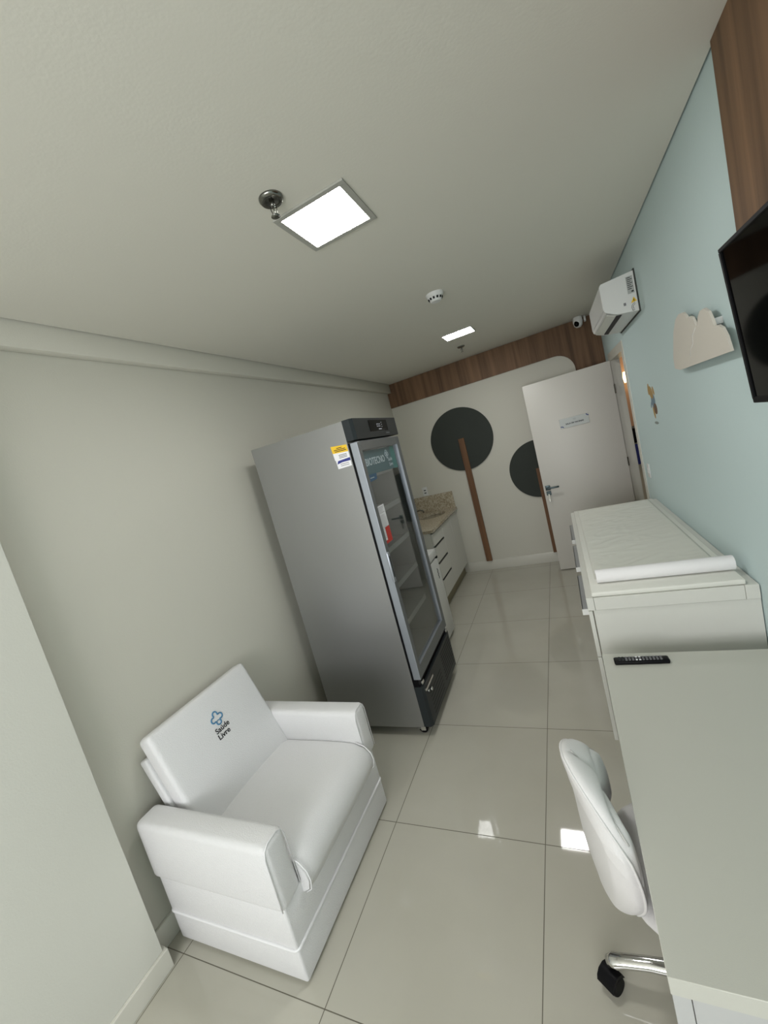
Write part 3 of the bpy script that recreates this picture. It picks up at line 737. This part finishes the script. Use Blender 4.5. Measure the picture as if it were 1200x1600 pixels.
# piping round the base
bm = bmesh.new(); pts = []
def rr(x0, x1, y0, y1, r, z):
    out = []
    for cx_, cy_, a0 in ((x1-r, y1-r, 0), (x0+r, y1-r, 90), (x0+r, y0+r, 180), (x1-r, y0+r, 270)):
        for k in range(6): a = math.radians(a0+18*k); out.append((cx_+r*math.cos(a)-AX, cy_+r*math.sin(a)-AY, z))
    return out
tube(bm, rr(-1.816, -1.149, .832, 1.598, .02, .152), .0062, 8, True); done('piping', bm, 'pipe', ar, True)
for y0, y1 in ((.822, .930), (1.518, 1.622)):
    arm = abox('armrest', -1.832, -1.140, y0, y1, .318, .582, .024, 4)
    bm = bmesh.new(); r = .024
    pth = [(-1.1455, y0+.001-0, .33), (-1.1455, y0+.001, .54), (-1.1455, y0+.010, .568), (-1.1455, y0+.030, .5805), (-1.1455, y1-.030, .5805), (-1.1455, y1-.010, .568), (-1.1455, y1-.001, .54), (-1.1455, y1-.001, .33)]
    tube(bm, [(x-AX, y-AY, z) for x, y, z in pth], .0022, 6); done('front_piping', bm, 'pipe', arm, True)
# seat cushion with a rounded nose
prof = [(-1.74, .30), (-1.74, .415), (-1.60, .424), (-1.40, .430), (-1.25, .430), (-1.18, .424), (-1.135, .405), (-1.108, .372), (-1.102, .335), (-1.112, .295), (-1.14, .275), (-1.2, .27)]
bm = bmesh.new(); Y0, Y1 = .934, 1.515
n_ = len(prof); rows = []
NY = 14
for j in range(NY+1):
    f = j/NY; y = Y0 + (Y1-Y0)*f; e = min(f, 1-f)*(Y1-Y0)
    k = 0 if e > .03 else (1 - e/.03)
    cx_, cz_ = -1.43, .33
    cr_ = .012*math.sin(PI*f)
    rows.append([bm.verts.new((cx_ + (x-cx_)*(1-.02*k*k) - AX, y-AY, cz_ + (z-cz_)*(1-.10*k*k) + (cr_ if z > .4 else 0))) for x, z in prof])
for A, B in zip(rows, rows[1:]):
    for k in range(n_): bm.faces.new((A[k], A[(k+1) % n_], B[(k+1) % n_], B[k]))
bm.faces.new(rows[0]); bm.faces.new(rows[-1][::-1])
done('seat_cushion', bm, 'leather', ar, auto=60)
bm = bmesh.new()
for y in (Y0+.003, Y1-.003): tube(bm, [(x-AX+.002, y-AY, z+.001) for x, z in prof[5:11]], .0025, 6)
done('cushion_piping', bm, 'pipe', ar, True)
# leaning backrest
bd = Vector((-.145, 0, .43)).normalized(); bn_ = Vector((bd.z, 0, -bd.x))
BO = Vector((-1.614-AX, 0, .425))
BH = .478
BMX = Matrix(((bn_.x, 0, bd.x, BO.x), (bn_.y, 1, bd.y, BO.y), (bn_.z, 0, bd.z, BO.z), (0, 0, 0, 1)))
bm = bmesh.new(); bbox(bm, -.085, 0, .945-AY, 1.532-AY, -.03, BH, .022, 4)
for v in bm.verts:
    if v.co.x > -.02:
        fy_ = (v.co.y - (1.2385-AY))/.2935; fz_ = (v.co.z-.224)/.254
bmesh.ops.transform(bm, matrix=BMX, verts=bm.verts); bk = done('backrest', bm, 'leather', ar, auto=60)
bm = bmesh.new(); bbox(bm, -.135, -.087, .938-AY, 1.515-AY, -.10, .395, .010, 3)
bmesh.ops.transform(bm, matrix=BMX, verts=bm.verts); done('back_shell', bm, 'leather', ar, auto=60)
# logo
def bp(px, py):
    d = CI @ Vector(((px-600)/632.9492, -(py-800)/632.9492, -1)); C0 = Vector((0, 0, 1.7478)) - Vector((AX, AY, 0))
    k = (BO - C0).dot(bn_)/d.dot(bn_); q = C0 + d*k; return q
L0 = bp(338.5, 1122); L1 = bp(347.5, 1134.5); L2 = bp(349.5, 1146)
off = bn_*.0008
bm = bmesh.new()
def clover(c, s, r):
    cr = []
    for i in range(4):
        a0 = i*PI/2 + PI/2
        for k in range(-4, 5):
            a = a0 + k*PI/9.0*1.5
            cc = Vector((math.cos(a0), math.sin(a0)))*s*.66
            cr.append(cc + Vector((math.cos(a), math.sin(a)))*s*.40)
    pts = [c + Vector((0, 1, 0))*p.x + bd*p.y + off for p in cr]
    tube(bm, pts, r, 6, True)
clover(L0, .031, .0036)
tube(bm, [L0 + off + Vector((0, 1, 0))*(.030*math.sin(a)*.5) + bd*(-.015 + .030*.12*math.cos(a*2)) for a in (-1.2, -.6, 0, .6, 1.2)], .002, 6)
lg = done('clover_logo', bm, 'sblue', bk, True); lg['label'] = 'blue outlined clover logo'
text('lettering', 'Sa\u00fade', .035, frame(bp(347.5, 1136)+off, (0, 1, 0), bd), 'ink', bk, bold=.0006)
text('lettering', 'Livre', .035, frame(bp(350.5, 1146)+off, (0, 1, 0), bd), 'ink', bk, bold=.0006)
for x in (-1.78, -1.19):
    for y in (.88, 1.55):
        bm = bmesh.new(); bbox(bm, x-.02-AX, x+.02-AX, y-.02-AY, y+.02-AY, 0, .014); done('foot', bm, 'black', ar)

# ------------------------------------------------------------------ swivel chair
CR = .158
sc = empty('swivel_chair', (.108, 1.0867, 0), CR, 'white quilted swivel chair on a chrome star base pushed under the desk', 'chair')
HX, HY = .145, 1.06
# back shell : u across (-1..1), v up (0..1)
def back_pt(u, v, off=0):
    w = .112 + .066*math.sin(PI/2*min(1, v*1.7)) - .012*max(0, v-.75)/.25
    top = .846 - .168*abs(u)**2.3
    z0 = .444 + .02*abs(u)
    z = z0 + (top-z0)*v
    y = u*w
    x = -.226 + .034*v**.8 + .014*(1-v) + .045*u*u*(.30+.70*math.sin(PI*min(1, v*.75+.12))) - .070*v**5*(1-u*u)
    return Vector((x + off, y, z))
def seams(u, v):
    d = 9
    for a in (-PI/2, PI*.16, PI*.84, -PI*.22, -PI*.78, PI/2):
        px, py = u, (v-.70)*1.9
        c, s_ = math.cos(a), math.sin(a)
        t = px*c + py*s_
        if t > -.03: d = min(d, abs(px*s_ - py*c))
    return d
bm = bmesh.new(); NU, NV = 72, 60; inn, out = [], []
for j in range(NV+1):
    ri, ro = [], []
    for i in range(NU+1):
        u = -1 + 2*i/NU; v = j/NV
        s = min(1, seams(u, v)/.16); edge = min(1, min(i, NU-i)/9, (NV-j)/9)
        puff = .016*math.sqrt(max(0, 1-(1-s)**2))*edge
        rnd = math.sqrt(max(0, 1-(1-edge)**2))
        p = back_pt(u, v); q = back_pt(min(1, u+.02), v) - back_pt(max(-1, u-.02), v); r = back_pt(u, min(1, v+.02)) - back_pt(u, max(0, v-.02))
        n = q.cross(r).normalized()
        if n.x < 0: n = -n
        ri.append(bm.verts.new(p + n*(.004 + puff + .016*rnd))); ro.append(bm.verts.new(p - n*(.020*rnd + .030*math.sin(PI*min(1, v*.9+.05))*edge**.5*(1 - .4*abs(u)))))
    inn.append(ri); out.append(ro)
for j in range(NV):
    for i in range(NU):
        bm.faces.new((inn[j][i], inn[j][i+1], inn[j+1][i+1], inn[j+1][i])); bm.faces.new((out[j][i], out[j+1][i], out[j+1][i+1], out[j][i+1]))
for j in range(NV):
    bm.faces.new((inn[j][0], inn[j+1][0], out[j+1][0], out[j][0])); bm.faces.new((inn[j][NU], out[j][NU], out[j+1][NU], inn[j+1][NU]))
for i in range(NU):
    bm.faces.new((inn[NV][i], inn[NV][i+1], out[NV][i+1], out[NV][i])); bm.faces.new((inn[0][i], out[0][i], out[0][i+1], inn[0][i+1]))
bkr = done('backrest', bm, 'chairl', sc, True)
bm = bmesh.new()
for a_ in (-PI/2, PI*.16, PI*.84, -PI*.22, -PI*.78, PI/2):
    line = []
    for k in range(0, 40):
        t = k*.04; u_, v_ = t*math.cos(a_), .70 + t*math.sin(a_)/1.9
        if abs(u_) > .94 or v_ > .975 or v_ < .05: break
        q_ = back_pt(u_, v_); nn = (back_pt(u_+.02, v_)-back_pt(u_-.02, v_)).cross(back_pt(u_, v_+.02)-back_pt(u_, v_-.02)).normalized()
        if nn.x < 0: nn = -nn
        line.append(q_ + nn*.0205)
    if len(line) > 2: tube(bm, line, .0024, 6)
done('seam_piping', bm, 'seam', bkr, True); bm = bmesh.new()
rim = [back_pt(-1, k/20) for k in range(3, 21)] + [back_pt(-1+2*k/20, 1) for k in range(1, 21)] + [back_pt(1, 1-k/20) for k in range(1, 18)]
tube(bm, rim, .0035, 6); done('edge_piping', bm, 'chairl', bkr, True)
# seat
bm = bmesh.new(); NR, NA = 14, 48; top = []; bot = []
def seat_r(a):
    return .21*(1 - .06*math.cos(4*a)), .215*(1 - .06*math.cos(4*a))
ct_ = bm.verts.new((0.02, 0, .498)); cb = bm.verts.new((0.02, 0, .435))
for j in range(1, NR+1):
    f = j/NR; ra, rb = [], []
    for i in range(NA):
        a = 2*PI*i/NA; rx, ry = seat_r(a)
        s = abs(math.sin(3*a)); rise = .018*abs(math.sin(a))**2*f*f
        drop = .030*(1-math.sqrt(max(0, 1-f**6)))
        ra.append(bm.verts.new((.02+rx*f*math.cos(a), ry*f*math.sin(a), .498 + rise + .006*min(1, s*3)*math.sin(PI*f) - drop)))
        rb.append(bm.verts.new((.02+rx*f*math.cos(a), ry*f*math.sin(a), .435 + rise*.8 + .030*f**4)))
    top.append(ra); bot.append(rb)
for i in range(NA):
    k = (i+1) % NA
    bm.faces.new((ct_, top[0][i], top[0][k])); bm.faces.new((cb, bot[0][k], bot[0][i]))
    for j in range(NR-1):
        bm.faces.new((top[j][i], top[j+1][i], top[j+1][k], top[j][k])); bm.faces.new((bot[j][i], bot[j][k], bot[j+1][k], bot[j+1][i]))
    bm.faces.new((top[-1][i], bot[-1][i], bot[-1][k], top[-1][k]))
done('seat', bm, 'chairl', sc, True)
bm = bmesh.new(); lathe(bm, [(0, .07), (.032, .07), (.030, .12), (.026, .20), (.026, .28), (.016, .285), (.016, .42), (0, .42)], (0, 0, 0), 20); done('gas_column', bm, 'chrome', sc, auto=40)
bm = bmesh.new(); bbox(bm, -.09, .09, -.07, .07, .410, .436, .006, 2); done('seat_mechanism', bm, 'char', sc)
for k in range(5):
    a = PI - CR + .02 + k*2*PI/5
    R3 = Matrix.Rotation(a, 4, 'Z')
    bm = bmesh.new()
    pth = [(0.01, 0, .108), (.08, 0, .112), (.16, 0, .108), (.23, 0, .094), (.258, 0, .084), (.276, 0, .072)]
    tube(bm, pth, [.027, .024, .021, .021, .024, .019], 12)
    for v in bm.verts: v.co.z = .1 + (v.co.z-.1)*.72
    bmesh.ops.transform(bm, matrix=R3, verts=bm.verts); bmesh.ops.transform(bm, matrix=Matrix.Diagonal((.95, .95, 1, 1)), verts=bm.verts); lg = done('leg', bm, 'chrome', sc, True)
    cs_a = (.9, 2.0, -.7, .4, 1.4)[k]
    cm = R3 @ Matrix.Translation((.257, 0, 0)) @ Matrix.Rotation(cs_a, 4, 'Z')
    bm = bmesh.new()
    for s in (-1, 1): lathe(bm, [(0, s*.026), (.024, s*.026), (.027, s*.022), (.027, s*.008), (0, s*.008)], (.014, 0, .027), 24, 'y')
    lathe(bm, [(0, -.008), (.022, -.008), (.022, .008), (0, .008)], (.014, 0, .030), 18, 'y')
    prism(bm, [(-.016, .036), (-.008, .056), (.010, .064), (.030, .060), (.042, .046), (.046, .030), (.036, .048), (.014, .054), (-.004, .046)], lambda u, v, h: (u, h, v), -.026, .026)
    lathe(bm, [(0, .052), (.008, .052), (.008, .074), (0, .074)], (0, 0, 0), 12)
    bmesh.ops.transform(bm, matrix=cm, verts=bm.verts); done('caster', bm, 'black', lg, auto=40)
